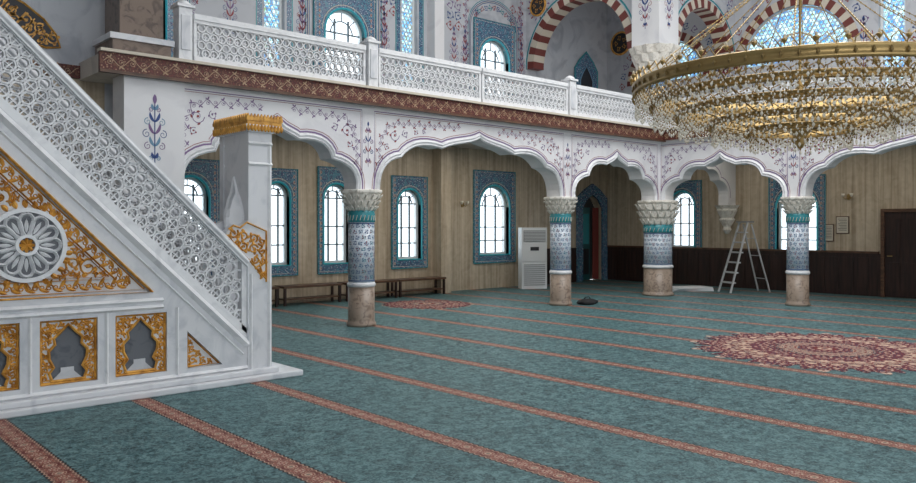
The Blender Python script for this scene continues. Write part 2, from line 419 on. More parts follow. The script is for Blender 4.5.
mb=MB(); mb.box((13.15,15.25,0),(13.5,YO,3.82),M_tan); mb.box((12.98,15.3,4.07),(13.3,YO,HC),M_wall); struct(mb.finish('trim_1'),'shallow wall pilaster','trim')
mb=MB(); mb.box((XO-.06,-4,0),(XO,6.35,1.05),M_wains); mb.box((XO-.06,7.32,0),(XO,YO,1.05),M_wains); mb.box((XO-.09,-4,1.05),(XO,6.3,1.1),M_wood); mb.box((XO-.09,7.38,1.05),(XO,YO,1.1),M_wood)
for i in range(22):
    y=7.6+i*.36
    mb.box((XO-.075,y,.12),(XO-.06,y+.28,.95),M_wains)
mb.box((20.3,YO-.05,0),(XO-.09,YO,1.05),M_wains); mb.box((17.2,YO-.05,0),(18.9,YO,1.05),M_wains)
struct(mb.finish('baseboard_east'),'dark brown panelled wood wainscot','baseboard')
mb=MB(); mb.box((3.5,11.0,3.82),(XO,YO,4.07),M_slab); mb.box((16.65,-4,3.82),(XO,11.0,4.07),M_slab)
struct(mb.finish('trim_2'),'gallery floor slab over the aisles','gallery slab')
mb=MB(); T=TY(10.95)
mb.box((3.45,10.95,3.82),(16.7,11.0,4.07),M_band); mb.box((3.45,10.90,4.07),(16.7,11.05,4.11),M_vwhite); mb.box((3.45,10.92,3.79),(16.7,11.0,3.83),M_wood)
def vine(mb,u0,u1,zc,T):
    vinepath(mb,[(u0,zc),(u1,zc)],.055,.30,T,M_bandgold,M_bandgold,.008)
vine(mb,3.5,16.65,3.945,T)
struct(mb.finish('trim_3'),'maroon frieze band with gold vine scroll along the gallery edge','frieze')
mb=MB(); T=TX(16.6)
mb.box((16.6,-3,3.82),(16.65,10.95,4.07),M_band); mb.box((16.55,-3,4.07),(16.7,10.9,4.11),M_vwhite); vine(mb,-2,10.9,3.945,T)
struct(mb.finish('trim_4'),'maroon frieze band with gold vine scroll along the gallery edge','frieze')
mb=MB(); mb.box((1.0,11.94,3.84),(3.5,12,4.02),M_band); vine(mb,1.0,3.5,3.93,TY(11.94)); struct(mb.finish('trim_5'),'narrow ornamental band','frieze')

# ---------------------------------------------------------------- arcades
def arcade(name,T,th,spans,u_start,u_end,lab):
    zs=2.36; top_z=3.82
    bot=[(u_start,zs)]; arcs=[]
    for (a,b,sm) in spans:
        L=lobed(a,b,zs,3.36 if sm else 3.45,sm); arcs.append(L); bot+=L
    bot.append((u_end,zs))
    q=[bot[0]]
    for p in bot[1:]:
        if math.hypot(p[0]-q[-1][0],p[1]-q[-1][1])>1e-3: q.append(p)
    mb=MB(); mb.plate([q+[(u_end,top_z),(u_start,top_z)]],T,th,M_wall)
    w=struct(mb.finish(name),lab,'wall')
    mb=MB()
    for L in arcs:
        mb.ribbon(L,.05,T,M_marble2,h=.03,w0=0)
    for L in arcs: mb.ribbon([(p[0],p[1]) for p in offset(L,.05)],.07,T,M_marble2,h=.035)
    o1=mb.finish('arch_moulding',parent=w)
    mb=MB()
    for L in arcs:
        O=offset(L,.11); mb.ribbon(O,.024,T,M_violet); O=offset(L,.15); mb.ribbon(O,.009,T,M_red)
    for (a,b,sm),L in zip(spans,arcs):
        c=(a+b)/2;hw=(b-a)/2
        mb.ribbon([(a-.10,2.55),(a-.10,3.72),(b+.10,3.72),(b+.10,2.55)],.014,T,M_violet)
        mb.ribbon([(a-.07,2.6),(a-.07,3.69),(b+.07,3.69),(b+.07,2.6)],.007,T,M_red)
        for s in (1,-1):
            endf=.16 if sm else .2
            pth=[(c+s*(hw*1.0),2.75),(c+s*(hw*.99),3.2),(c+s*(hw*.93),3.45),(c+s*(hw*.86),3.55),(c+s*(hw*endf),3.60)]
            vinepath(mb,pth,.048,.24,T,M_violet,M_violet if sm else M_red,.008)
            spiral(mb,c+s*hw*.86,3.34,.11,0,s,T,M_violet,.012,mat2=M_red)
            spiral(mb,c+s*hw*(.70 if sm else .76),3.38,.07,2,-s,T,M_violet,.010,mat2=M_violet)
            spiral(mb,c+s*hw*(.90 if sm else .93),3.12,.06,1,-s,T,M_violet,.010,mat2=M_red)
            if not sm:
                spiral(mb,c+s*hw*.66,3.43,.05,1,s,T,M_violet,.009,mat2=M_red); spiral(mb,c+s*hw*.58,3.45,.04,1,-s,T,M_violet,.009)
    piers=[(spans[i][1]+spans[i+1][0])/2 for i in range(len(spans)-1)]
    for u in piers: motif(mb,u,2.75,.7,T,[M_violet,M_red,M_blue],.70)
    mb.finish('painted_ornament',parent=w)
    return w
sp=[(4.65,7.68,True),(8.14,12.97,False),(13.43,16.5,True)]
arcade('wall_arcade_north',TY(YA),.4,sp,4.6,16.75,'white plaster arcade wall with lobed arches and painted scrollwork')
sp2=[(-.6,2.37,True),(2.83,7.54,False),(8.0,11.0,True)]
arcade('wall_arcade_east',TX(XA),.4,sp2,-1.1,11.5,'white plaster arcade wall with lobed arches and painted scrollwork')
mb=MB(); L=lobed(17.3,20.1,2.5,3.45,True)
mb.plate([[(17.05,2.36)]+[(17.3,2.36)]+L+[(20.1,2.3),(20.5,2.3),(20.5,3.82),(17.05,3.82)]],TY(11.15),.3,M_wall)
mb.ribbon(offset(L,.1),.02,TY(11.15),M_violet)
mb.lathe([(.04,1.5),(.12,1.62),(.10,1.7),(.2,1.9),(.17,1.95),(.28,2.15),(.26,2.2),(.34,2.3)],16,M_cap,(20.3,11.3,0),lambda a,j:1+.08*math.cos(8*a+j),False)
struct(mb.finish('wall_aisle_arch'),'white lobed cross arch with carved hanging console','wall')
mb=MB(); mb.box((3.8,11.05,0),(4.65,11.5,3.82),M_wall); w=struct(mb.finish('wall_pier_west'),'white plaster pier with blue floral motif','wall')
mb=MB(); motif(mb,4.22,2.6,.85,TY(11.05),[M_blue,M_lblue,M_violet],1.15); motif(mb,4.22,1.5,.7,TY(11.05),[M_blue,M_teal],.8); mb.finish('painted_ornament',parent=w)
mb=MB(); mb.box((3.76,11.10,4.36),(4.36,11.7,HC),M_brown); mb.box((3.64,11.02,4.11),(4.44,11.75,4.28),M_brown); mb.box((3.60,10.99,4.28),(4.48,11.76,4.36),M_marble)
struct(mb.finish('wall_pier_upper'),'brown marble pier on a moulded base','wall')

# ---------------------------------------------------------------- columns
def column(loc,r,zcap,lab,group=None):
    e=empty('column',loc,lab,'column',group); x,y,_=loc
    k=r/.23
    mb=MB(); mb.lathe([(r*1.12,0),(r*1.12,.05),(r*1.02,.08),(r,.12),(r,.68)],40,M_shaft,loc); mb.finish('lower_shaft',parent=e)
    mb=MB(); mb.lathe([(r*1.0,.68),(r*1.08,.70),(r*1.08,.73),(r,.76)],40,M_marble,loc); mb.finish('lower_collar',parent=e)
    mb=MB(); mb.lathe([(r*.98,.755),(r*.98,zcap-.20)],40,M_glaze,loc)
    R_=r*.985; TC=lambda u,v,w=0:(x+(R_-w)*math.cos(u/R_),y+(R_-w)*math.sin(u/R_),v)
    z1=zcap-.22; nz=int((z1-.78)/.10); nu=round(2*PI*R_/.10)
    for i in range(nu):
        for j in range(nz):
            u=2*PI*R_*(i+.5*(j%2))/nu; v=.80+(z1-.80)*(j+.5)/nz
            spiral(mb,u,v,.036,random.random()*6,1 if i%2 else -1,TC,(M_sblue,M_lblue,M_sblue,M_teal)[(i+2*j)%4],.009,mat2=(M_sblue,M_red,M_sblue)[(i+j)%3])
    mb.ribbon([(2*PI*R_*i/40,.79) for i in range(41)],.02,TC,M_sblue); mb.ribbon([(2*PI*R_*i/40,z1) for i in range(41)],.02,TC,M_sblue)
    mb.finish('tiled_shaft',parent=e,recalc=False)
    mb=MB(); mb.lathe([(r*1.0,zcap-.20),(r*1.04,zcap-.19),(r*1.04,zcap-.06),(r,zcap-.04),(r,zcap)],40,M_teal,loc)
    n=22
    for i in range(n):
        a=2*PI*i/n; ca,sa=math.cos(a),math.sin(a); R2=r*1.05
        mb.tube([(x+R2*ca,y+R2*sa,zcap-.17),(x+R2*math.cos(a+.10),y+R2*math.sin(a+.10),zcap-.08)],.006,M_vwhite,4)
    mb.finish('turquoise_band',parent=e)
    mb=MB(); H=2.30-zcap
    for row in range(3):
        z0=zcap+H*row/3; z1=z0+H/3; ra=r*(1.0+.16*row); rb=r*(1.16+.16*row)
        mb.lathe([(ra*.92,z0),(ra*.96,z0+.02),(rb*.90,z1-.03),(rb*.97,z1)],48,M_cap,loc,lambda a,j,row=row:1+.05*math.cos(12*(a+row*PI/12)),False)
        n=16
        for i in range(n):
            a=2*PI*(i+.5*(row%2))/n; ca,sa=math.cos(a),math.sin(a)
            pts=[(x+(ra)*ca,y+ra*sa,z0-.005),(x+(rb+.005)*ca,y+(rb+.005)*sa,z0+.5*(z1-z0)),(x+(rb+.035*k)*ca,y+(rb+.035*k)*sa,z1-.03),(x+(rb+.015)*ca,y+(rb+.015)*sa,z1-.05)]
            mb.tube(pts,.014*k,M_cap,5)
    mb.finish('capital',parent=e)
    mb=MB(); s=r*1.55 if k<1.2 else r*1.40
    mb.lathe([(s,2.30),(s*1.03,2.315),(s*1.03,2.345),(s,2.36)],8,M_cap,loc,smooth=False); mb.finish('abacus',parent=e)
    return e
c0=column((7.91,11.3,0),.23,2.0,'round column with floral tiles, brown marble foot and carved white capital','arcade columns')
for p in [(13.2,11.3,0),(16.95,7.77,0),(16.95,2.6,0)]: clone(c0,p)
column((16.85,11.25,0),.35,1.76,'thick corner column with blue floral tiles and wide carved capital')
e=empty('upper_column',(16.95,11.4,4.07),'corner gallery column with tiled collar and carved capital','column')
lc=(16.95,11.4,0)
mb=MB(); mb.lathe([(.29,4.08),(.29,4.25),(.27,4.3),(.27,5.0)],32,M_marble2,lc); mb.finish('shaft',parent=e)
mb=MB(); mb.lathe([(.28,5.0),(.28,5.4)],32,M_tile2,lc); mb.finish('tiled_band',parent=e)
mb=MB()
for row in range(4):
    z0=5.39+.2*row; ra=.33+.07*row
    mb.lathe([(ra,z0),(ra+.02,z0+.02),(ra+.08,z0+.17),(ra+.09,z0+.2)],48,M_cap,lc,lambda a,j,row=row:1+.06*math.cos(12*(a+row*PI/12)),False)
mb.finish('capital',parent=e)
mb=MB(); mb.box((16.45,10.95,6.2),(17.3,11.75,HC),M_wall); w=struct(mb.finish('wall_pier_corner'),'white pier with floral painting above the corner column','wall')
mb=MB(); motif(mb,16.87,6.6,1.2,TY(10.95),[M_blue,M_red,M_violet],1.3); motif(mb,11.35,6.6,1.2,TX(16.45),[M_blue,M_red,M_violet],1.3); mb.finish('painted_ornament',parent=w)
def disc_medallion(mb,u,z,r,T):
    mb.plate([[(u+r*.85*math.cos(2*PI*k/24),z+r*.85*math.sin(2*PI*k/24)) for k in range(24)]],T,.03,M_dark,w0=-.03)
    mb.ring2(u,z,r,r,r*.14,T,.045,M_gold,24,-.045)
    for k in range(5): spiral(mb,u+r*.45*math.cos(k*1.26),z+r*.45*math.sin(k*1.26),r*.2,k,1,T,M_gold,.014,w0=-.032)
def crossarch(name,T,u0,u1,r0,r1,zs=6.25,med=None):
    c=(u0+u1)/2; mb=MB()
    L=[(c-r1*math.cos(PI*i/20),zs+r1*math.sin(PI*i/20)) for i in range(21)]
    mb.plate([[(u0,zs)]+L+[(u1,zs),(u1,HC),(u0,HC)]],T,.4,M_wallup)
    w=struct(mb.finish(name),'gallery cross arch wall with red and cream stone voussoirs','wall')
    mb=MB(); voussoirs(mb,T,c,zs,r0,r1,27,.44,w0=-.02); mb.finish('voussoir_ring',parent=w)
    mb=MB()
    for s in (1,-1):
        if med and s>0: continue
        for k in range(5): spiral(mb,c+s*(r1*.75+.10*k),zs+r1*.85+.2*k,.13,k,s,T,[M_red,M_blue,M_violet,M_red][k%4],.02)
    if med:
        disc_medallion(mb,*med,T)
        for k in range(14): a=2*PI*k/14; leaf(mb,med[0]+(med[2]+.03)*math.cos(a),med[1]+(med[2]+.03)*math.sin(a),a,.10,.05,T,M_violet if k%2 else M_red)
    O=[(c-(r1+.07)*math.cos(PI*i/24),zs+(r1+.07)*math.sin(PI*i/24)) for i in range(25)]; mb.ribbon(O,.05,T,M_teal)
    mb.finish('painted_ornament',parent=w)
crossarch('wall_gallery_arch_north',TX(16.7),11.75,YO,1.62,1.85,med=(15.12,8.0,.30))
crossarch('wall_gallery_arch_east',TY(11.15),17.3,XO,1.27,1.50)
for i,(c,r) in enumerate(lun):
    mb=MB(); voussoirs(mb,TX(XO-.03),c,6.1,r,r+.25,29,.03); T=TX(XO+.05)
    p=.115
    for a in range(-15,16):
        for b in range(0,16):
            u=c+p*(a+.5*(b%2)); z=6.1+.08+p*.87*b
            if math.hypot(u-c,z-6.1)<r-.04: mb.ring2(u,z,.063,.063,.014,T,.02,M_vwhite,6,0)
    for k in range(1,6):
        a=PI*k/6; mb.ribbon([(c,6.1),(c+r*math.cos(a),6.1+r*math.sin(a))],.04,T,M_vwhite,h=.03)
    for rr in (.97,.5): mb.ribbon([(c+rr*r*math.cos(PI*k/20),6.1+rr*r*math.sin(PI*k/20)) for k in range(21)],.05,T,M_vwhite,h=.03)
    w=struct(mb.finish('window_%d'%(20+i)),'semicircular pierced stained glass fan window with striped arch','window')
    mb=MB(); mb.plate([[(c+r*math.cos(PI*k/16),6.1+r*math.sin(PI*k/16)) for k in range(17)]],TX(XO+.1),.01,M_stain); mb.finish('stained_glass',parent=w)

# ---------------------------------------------------------------- windows
for i,(s,u,wd,z0,z1,sw,sz0,sz1,stn) in enumerate(wins):
    T=TY(YO) if s=='N' else TX(XO)
    mb=MB(); A=archloop(u,wd,z0,z1); Bq=archloop(u,wd-.13,z0+.065,z1-.065)
    mb.plate([A,Bq],T,.08,M_wframe,w0=.12)
    if not stn:
        zs=z1-wd/2
        for k in (-1,1): mb.plate([rect(u+k*wd/6-.016,u+k*wd/6+.016,z0+.02,zs+wd*.30)],T,.05,M_frame,w0=.13)
        for f in (.0,.28,.56,1.0):
            z=z0+(zs-z0)*f+.02; mb.plate([rect(u-wd/2+.02,u+wd/2-.02,z-.015,z+.015)],T,.05,M_frame,w0=.131)
        mb.ribbon([(u+wd*.27*math.cos(PI*k/12),zs+wd*.27*math.sin(PI*k/12)) for k in range(13)],.035,T,M_frame,h=.03,w0=.15)
        for a in (PI/4,PI/2,3*PI/4): mb.ribbon([(u+wd*.27*math.cos(a),zs+wd*.27*math.sin(a)),(u+wd*.46*math.cos(a),zs+wd*.46*math.sin(a))],.026,T,M_frame,h=.03,w0=.15)
    else:
        nr=int((z1-z0-.3)/.10)
        for k in range(nr):
            z=z0+.10+k*.10
            for dx in ((-.22,-.11,0,.11,.22) if k%2 else (-.165,-.055,.055,.165)):
                if abs(dx)+.055<wd/2+.03: mb.ring2(u+dx,z,.060,.060,.013,T,.02,M_vwhite,6,.125)
    w=struct(mb.finish('window_%d'%(i+1)),'tall arched stained glass strip window' if stn else 'bright round-arched window with a floral tile surround','window')
    mb=MB(); mb.plate([Bq],T,.006,M_stain if stn else M_glass,w0=.16); mb.finish('window_glass',parent=w)
    if sw:
        mb=MB(); mb.plate([rect(u-sw/2,u+sw/2,sz0,sz1),archloop(u,wd+.02,z0-.01,z1+.01)],T,.04,M_tile2,w0=-.04)
        mb.finish('tile_surround',parent=w)
        mb=MB(); P=archloop(u,wd,z0,z1); P=P+[P[0]]
        mb.ribbon(P,.05,T,M_frev,h=.02,w0=-.04)
        mb.ribbon(archloop(u,wd+.16,z0-.08,z1+.08)[2:],.016,T,M_vwhite,w0=-.042)
        R=rect(u-sw/2,u+sw/2,sz0,sz1); mb.ribbon(R+[R[0]],.03,T,M_teal,h=.015,w0=-.04)
        R=rect(u-sw/2+.05,u+sw/2-.05,sz0+.05,sz1-.05); mb.ribbon(R+[R[0]],.012,T,M_vwhite,w0=-.042)
        for sgn in (-1,1):
            zz=sz0+.12
            while zz<sz1-.1:
                uu=u+sgn*(wd/2+sw/2)/2
                leaf(mb,uu,zz-.03,PI/2,.09,.045,T,M_vwhite,w0=-.042,bend=0); leaf(mb,uu,zz-.015,PI/2,.06,.026,T,M_red,w0=-.045,bend=0)
                spiral(mb,uu+.04,zz+.06,.03,0,1,T,M_lblue,.012,w0=-.042,leaves=False); spiral(mb,uu-.04,zz+.06,.03,PI,-1,T,M_lblue,.012,w0=-.042,leaves=False); zz+=.13
        n=len(P)
        for k in range(n-1):
            a,b=P[k],P[k+1]; mb.add([T(a[0],a[1],-.03),T(b[0],b[1],-.03),T(b[0],b[1],.14),T(a[0],a[1],.14)],[(0,1,2,3)],M_frev)
        mb.finish('turquoise_trim',parent=w)

mb=MB(); T=TY(YO)
for u in (7.55,9.3,11.6,13.9,14.3,16.5): motif(mb,u,5.6,1.3,T,[M_red,M_violet,M_blue],1.1)
for u in (7.55,9.25,11.72,13.9,16.3):
    for s in (-1,1):
        for k in range(4): spiral(mb,u+s*.15,7.05+.27*k,.13,k,s,T,[M_red,M_blue,M_violet][k%3],.018)
for u in (8.6,12.4):
    for s in (-1,1): 
        mb.ribbon([(u+s*.36,5.0),(u+s*.36,8.6)],.12,T,M_tile2)
        mb.ribbon([(u+s*.44,5.0),(u+s*.44,8.6)],.03,T,M_teal)
for (u,hw) in ((10.45,1.0),(15.4,.92),(5.6,1.0)):
    L=[(u-hw,5.2),(u-hw,7.0)]+[(u-hw*math.cos(PI*k/12),7.2+.75*math.sin(PI*k/12)) for k in range(13)]+[(u+hw,7.0),(u+hw,5.2)]
    mb.ribbon(L,.07,T,M_sblue); mb.ribbon(offset(L,.07),.02,T,M_teal); mb.ribbon(L,.02,T,M_vwhite,w0=-.003)
    for k in range(13): a=PI*(k+.5)/13; spiral(mb,u-hw*.76*math.cos(a),7.42+.36*math.sin(a),.075,k,1,T,[M_red,M_blue,M_teal][k%3],.018)
    vinepath(mb,[(u-hw-.15,5.2),(u-hw-.15,8.6)],.06,.30,T,M_violet,M_red,.014); vinepath(mb,[(u+hw+.15,5.2),(u+hw+.15,8.6)],.06,.30,T,M_violet,M_red,.014)
N_=[(18.85,4.9),(19.95,4.9),(19.95,6.6),(19.75,6.85),(19.4,7.15),(19.05,6.85),(18.85,6.6)]
mb.plate([N_],T,.05,M_tile2,w0=-.05); mb.ribbon(N_+[N_[0]],.06,T,M_teal,h=.02,w0=-.05)
n2_=[(19.4+(a-19.4)*.55,4.9+(b-4.9)*.8) for a,b in N_]; mb.plate([n2_],T,.01,M_dark,w0=-.06); mb.ribbon(n2_[1:]+[n2_[0]],.04,T,M_lblue,h=.015,w0=-.06)
mb.finish('painted_ornament',parent=wN)
mb=MB(); T=TX(XO)
disc_medallion(mb,15.05,7.5,.38,T)
for u in (6.4,7.75,11.45,11.6): motif(mb,u,5.4,1.4,T,[M_red,M_violet,M_blue],1.2)
for c,r in lun:
    for k in range(17): a=PI*k/16; spiral(mb,c+(r+.45)*math.cos(a),6.1+(r+.45)*math.sin(a),.11,k,1,T,[M_red,M_blue,M_violet][k%3],.018)
mb.finish('painted_ornament',parent=wE)

# ---------------------------------------------------------------- doors
mb=MB(); T=TY(YO)
mb.plate([[(18.95,0),(19.2,0),(19.2,2.28),(19.42,2.56),(19.7,2.7),(19.98,2.56),(20.2,2.28),(20.2,0),(20.42,0),(20.42,2.6),(20.1,2.85),(19.7,3.05),(19.3,2.85),(18.95,2.6)]],T,.08,M_tile2,w0=-.08)
w=struct(mb.finish('door_1'),'arched doorway with turquoise tile surround and dark teal leaves','door')
mb=MB(); mb.plate([rect(19.2,19.75,0.02,2.3)],T,.04,M_dteal,w0=.1); mb.plate([rect(19.26,19.68,.2,1.0)],T,.02,M_dark,w0=.08); mb.plate([rect(19.26,19.68,1.15,2.1)],T,.02,M_teal,w0=.08); mb.finish('door_leaf',parent=w)
mb=MB()
vs=[];fs=[]
for k in range(25):
    u=19.95+.28*k/24; y=.14+.03*math.sin(k*1.6)
    vs+=[T(u,.02,y),T(u,2.3,y)]
for k in range(24): fs.append((2*k,2*k+2,2*k+3,2*k+1))
mb.add(vs,fs,M_dred,True); mb.finish('curtain',parent=w)
mb=MB(); T=TX(XO)
mb.plate([[(6.38,0),(6.46,0),(6.46,2.06),(7.24,2.06),(7.24,0),(7.32,0),(7.32,2.14),(6.38,2.14)]],T,.1,M_wood,w0=-.1)
w=struct(mb.finish('door_2'),'dark brown panelled wooden door','door')
mb=MB(); mb.plate([rect(6.46,7.24,.01,2.06)],T,.04,M_wains,w0=-.05)
for a,b in ((.15,.85),(1.0,1.9)):
    for c_ in (6.54,6.9): mb.plate([rect(c_,c_+.27,a,b)],T,.02,M_wains,w0=-.07)
lf=mb.finish('door_leaf',parent=w)
mb=MB(); mb.tube([(20.44,7.16,1.0),(20.38,7.16,1.0),(20.38,7.05,1.0)],.012,M_brass); mb.finish('door_handle',parent=w)
mb=MB(); mb.box((18.9,15.95,0),(20.5,16.0,3),M_dark); struct(mb.finish('wall_corridor'),'dark corridor behind the doorway','wall')  # flat sheet whose dark colour stands in for shade inside the doorway

# ---------------------------------------------------------------- balustrade
def balpanel(u0,u1,T,loc,group='gallery balustrades'):
    e=empty('balustrade',loc,'white carved openwork marble balustrade along the gallery edge','balustrade',group)
    mb=MB(); mb.plate([rect(u0,u1,4.72,4.80)],T,.14,M_marble2,w0=-.02); mb.plate([rect(u0,u1,4.67,4.72)],T,.1,M_marble2); mb.finish('top_rail',parent=e)
    mb=MB(); mb.plate([rect(u0,u1,4.11,4.19)],T,.12,M_marble2,w0=-.01); mb.plate([rect(u0,u0+.04,4.18,4.68)],T,.08,M_marble2); mb.plate([rect(u1-.04,u1,4.18,4.68)],T,.08,M_marble2); mb.finish('bottom_rail',parent=e)
    mb=MB(); L=u1-u0; n=max(2,round(L/.125)); p=L/n
    for i in range(n+1):
        for r_ in range(4):
            c=u0+p*(i+.5*((r_+1)%2)); z=4.25+.122*r_
            if c<u0+.05 or c>u1-.05: continue
            mb.ring2(c,z,p/2+.004,.066,.018,T,.06,M_marble2,8,.02) if u0+.07<c<u1-.07 else mb.ring2(c,z,.035,.066,.015,T,.06,M_marble2,8,.02)
            if r_%2==0: mb.bar((c-.03,z),(c+.03,z),.012,T,.03,M_marble2,.035); mb.bar((c,z-.045),(c,z+.045),.012,T,.03,M_marble2,.036)
    mb.finish('openwork',parent=e); return e
T=TY(10.98)
for a,b in ((4.76,7.77),(8.05,10.48),(10.52,13.06),(13.34,16.5)): balpanel(a,b,T,((a+b)/2,11.0,4.11))
T=TX(16.63)
for a,b in ((8.08,10.85),(5.22,7.70),(2.79,5.18)): balpanel(a,b,T,(16.65,(a+b)/2,4.11))
def post(x,y):
    e=empty('balustrade_post',(x,y,4.11),'square white marble balustrade post with cap','balustrade post','gallery balustrade posts')
    mb=MB(); mb.box((x-.10,y-.10,4.11),(x+.10,y+.10,4.86),M_marble2); mb.box((x-.07,y-.115,4.25),(x+.07,y-.10,4.75),M_marble); mb.finish('shaft',parent=e,bevel=.008)
    mb=MB(); mb.box((x-.13,y-.13,4.86),(x+.13,y+.13,4.90),M_marble2); mb.lathe([(.10,4.90),(.11,4.93),(.06,4.97),(0,4.99)],12,M_marble2,(x,y,0)); mb.finish('cap',parent=e)
    return e
p0=post(4.62,11.04)
for p in [(7.91,11.04,4.11),(13.2,11.04,4.11),(16.69,7.89,4.11),(16.69,2.6,4.11)]: clone(p0,p)

# ---------------------------------------------------------------- minbar
YM=8.15; YB=8.78; SL=-.96
E=empty('minbar',(4.45,8.5,0),'white marble pulpit staircase with gilded carving and pierced handrail','pulpit')
T=TY(YM)
up=lambda X:3.74+SL*(X-1.7); lo=lambda X:2.83+SL*(X-1.7)
X0=.2
mb=MB(); mb.box((X0,YM-.16,0),(4.78,9.03,.07),M_marble); mb.box((X0,YM-.10,.07),(4.5,8.97,.13),M_marble)
mb.finish('plinth',parent=E,bevel=.015)
cells=((1.34,1.86),(2.03,2.55),(2.72,3.24),(.65,1.17))
def sidewall(Y,full):
    T=TY(Y); mb=MB()
    hs=[]
    if full:
        for a,b in cells: hs.append(rect(a,b,.22,.84))
        hs.append([(3.46,.22),(3.86,.22),(3.46,.62)])
        hs.append([(.75,1.06),(3.09,1.06),(.75,3.40)])
    mb.plate([[(X0,.13),(4.15,.13),(4.15,lo(4.15)),(1.0,lo(1.0)),(X0,lo(1.0))]]+hs,T,.12,M_marble)
    return mb.finish('side_wall',parent=E)
sidewall(YM,True); sidewall(YB,False)
mb=MB()
for z in (.15,.90,.97): mb.ribbon([(X0,z),(3.2 if z>.5 else 4.15,z)],.05,T,M_marble2,h=.03)
def sl(a,b,d,wd,h,mat): mb.ribbon([(a,lo(a)-d),(b,lo(b)-d)],wd,T,mat,h=h)
sl(1.0,4.15,.07,.09,.05,M_marble2); sl(1.0,4.1,.22,.03,.02,M_marble2)
for x in (1.25,1.945,2.635,3.35): mb.ribbon([(x,.17),(x,.88)],.04,T,M_marble2,h=.02)
mb.finish('moulding',parent=E)
for a,b in cells:
    c=(a+b)/2
    mb=MB(); mb.plate([rect(a,b,.22,.84)],T,.01,M_greymar,w0=.075)
    half=[(.15,.27),(.17,.33),(.13,.38),(.17,.46),(.175,.54),(.12,.60),(.13,.66),(.07,.72),(0,.79)]
    L=[(c-.16,.25)]+[(c-x,z) for x,z in half]+[(c+x,z) for x,z in reversed(half[:-1])]+[(c+.16,.25)]
    mb.plate([rect(a,b,.22,.84),L],T,.03,M_marble,w0=.04)
    V=[(-.13,.26),(.13,.26),(.06,.33),(.06,.37),(-.06,.37),(-.06,.33)]
    mb.plate([[(c+x,z) for x,z in V]],T,.012,M_marble,w0=.065)
    mb.finish('niche_panel',parent=E)
    mb=MB(); mb.ribbon(L+[L[0]],.030,T,M_gold,h=.015,w0=.035); R=rect(a+.01,b-.01,.23,.83); mb.ribbon(R+[R[0]],.038,T,M_gold,h=.02,w0=.035)
    for s in (1,-1):
        for (dx,z,r) in ((.20,.76,.045),(.21,.67,.04),(.13,.77,.035),(.165,.71,.025),(.215,.58,.034),(.215,.50,.030),(.215,.43,.030),(.205,.36,.034),(.215,.28,.030),(.06,.795,.022),(.165,.64,.02),(.16,.39,.018),(.235,.72,.02),(.17,.79,.02),(.10,.73,.018)):
            spiral(mb,c+s*dx,z,r,random.random()*6,s,T,M_gold,.022,h=.016,w0=.038)
    mb.finish('gilt_carving',parent=E)
mb=MB(); tri=[(3.46,.22),(3.86,.22),(3.46,.62)]
mb.plate([tri],T,.01,M_marble,w0=.05)
t3=[(3.48,.235),(3.83,.235),(3.48,.585)]; mb.ribbon(t3+[t3[0]],.025,T,M_gold,h=.02,w0=.045)
for p in ((3.54,.3,.05),(3.65,.28,.035),(3.53,.41,.035),(3.73,.265,.022),(3.51,.49,.02),(3.6,.36,.03)): spiral(mb,*p,1,1,T,M_gold,.022,h=.015,w0=.048)
mb.finish('corner_panel',parent=E)
mb=MB(); tri=[(.75,1.06),(3.09,1.06),(.75,3.40)]; mb.plate([tri],T,.01,M_marble,w0=.05); mb.finish('triangle_panel',parent=E)
mb=MB()
def inset(d):
    k=d*(1+math.sqrt(2)); return [(.75+d,1.06+d),(3.09-k,1.06+d),(.75+d,3.40-k)]
for d,wd in ((.0,.04),(.03,.022),(.15,.026),(.175,.012)):
    q=inset(d); mb.ribbon(q+[q[0]],wd,T,M_gold,h=.025,w0=.045 if d else .005)
def edge_leaves(p,q,n):
    for i in range(n):
        f=(i+.5)/n; x=p[0]+(q[0]-p[0])*f; y=p[1]+(q[1]-p[1])*f; a=math.atan2(q[1]-p[1],q[0]-p[0])
        leaf(mb,x-.03*math.cos(a),y-.03*math.sin(a),a+(.7 if i%2 else -.7),.10,.036,T,M_gold,h=.016,w0=.048)
        spiral(mb,x,y,.036,a,1 if i%2 else -1,T,M_gold,.016,h=.012,w0=.048,leaves=False)
q=inset(.09); edge_leaves(q[0],q[1],34); edge_leaves(q[1],q[2],50)
mc=(1.92,1.56)
placed=[]
for tr_ in range(16000):
    r=random.choice((.085,.07,.055,.04,.03)); x=random.uniform(.95,2.85); y=random.uniform(1.22,3.0)
    if tr_<300: r=.09
    elif tr_>8000: r=.026
    if y-1.06-.17<r*.8 or (3.09+1.06-x-y)/math.sqrt(2)-.17<r*.8 or x-.93<r: continue
    if math.hypot(x-mc[0],y-mc[1])<.40+r*.7: continue
    if any(math.hypot(x-a,y-b)<(r+c)*.78 for a,b,c in placed): continue
    placed.append((x,y,r)); spiral(mb,x,y,r,random.random()*6,random.choice((1,-1)),T,M_gold,.014+.13*r,h=.025,w0=.048)
for k in range(28): a=2*PI*k/28; leaf(mb,mc[0]+.35*math.cos(a),mc[1]+.35*math.sin(a),a,.08,.05,T,M_gold,h=.02,w0=.045)
mb.finish('gilt_scrollwork',parent=E)
mb=MB(); q_=.94
mb.plate([[(mc[0]+.34*math.cos(2*PI*k/40),mc[1]+.34*math.sin(2*PI*k/40)) for k in range(40)]],T,.03,M_greymar,w0=.02)
mb.ring2(*mc,.35,.35,.04,T,.06,M_marble2,40,-.01)
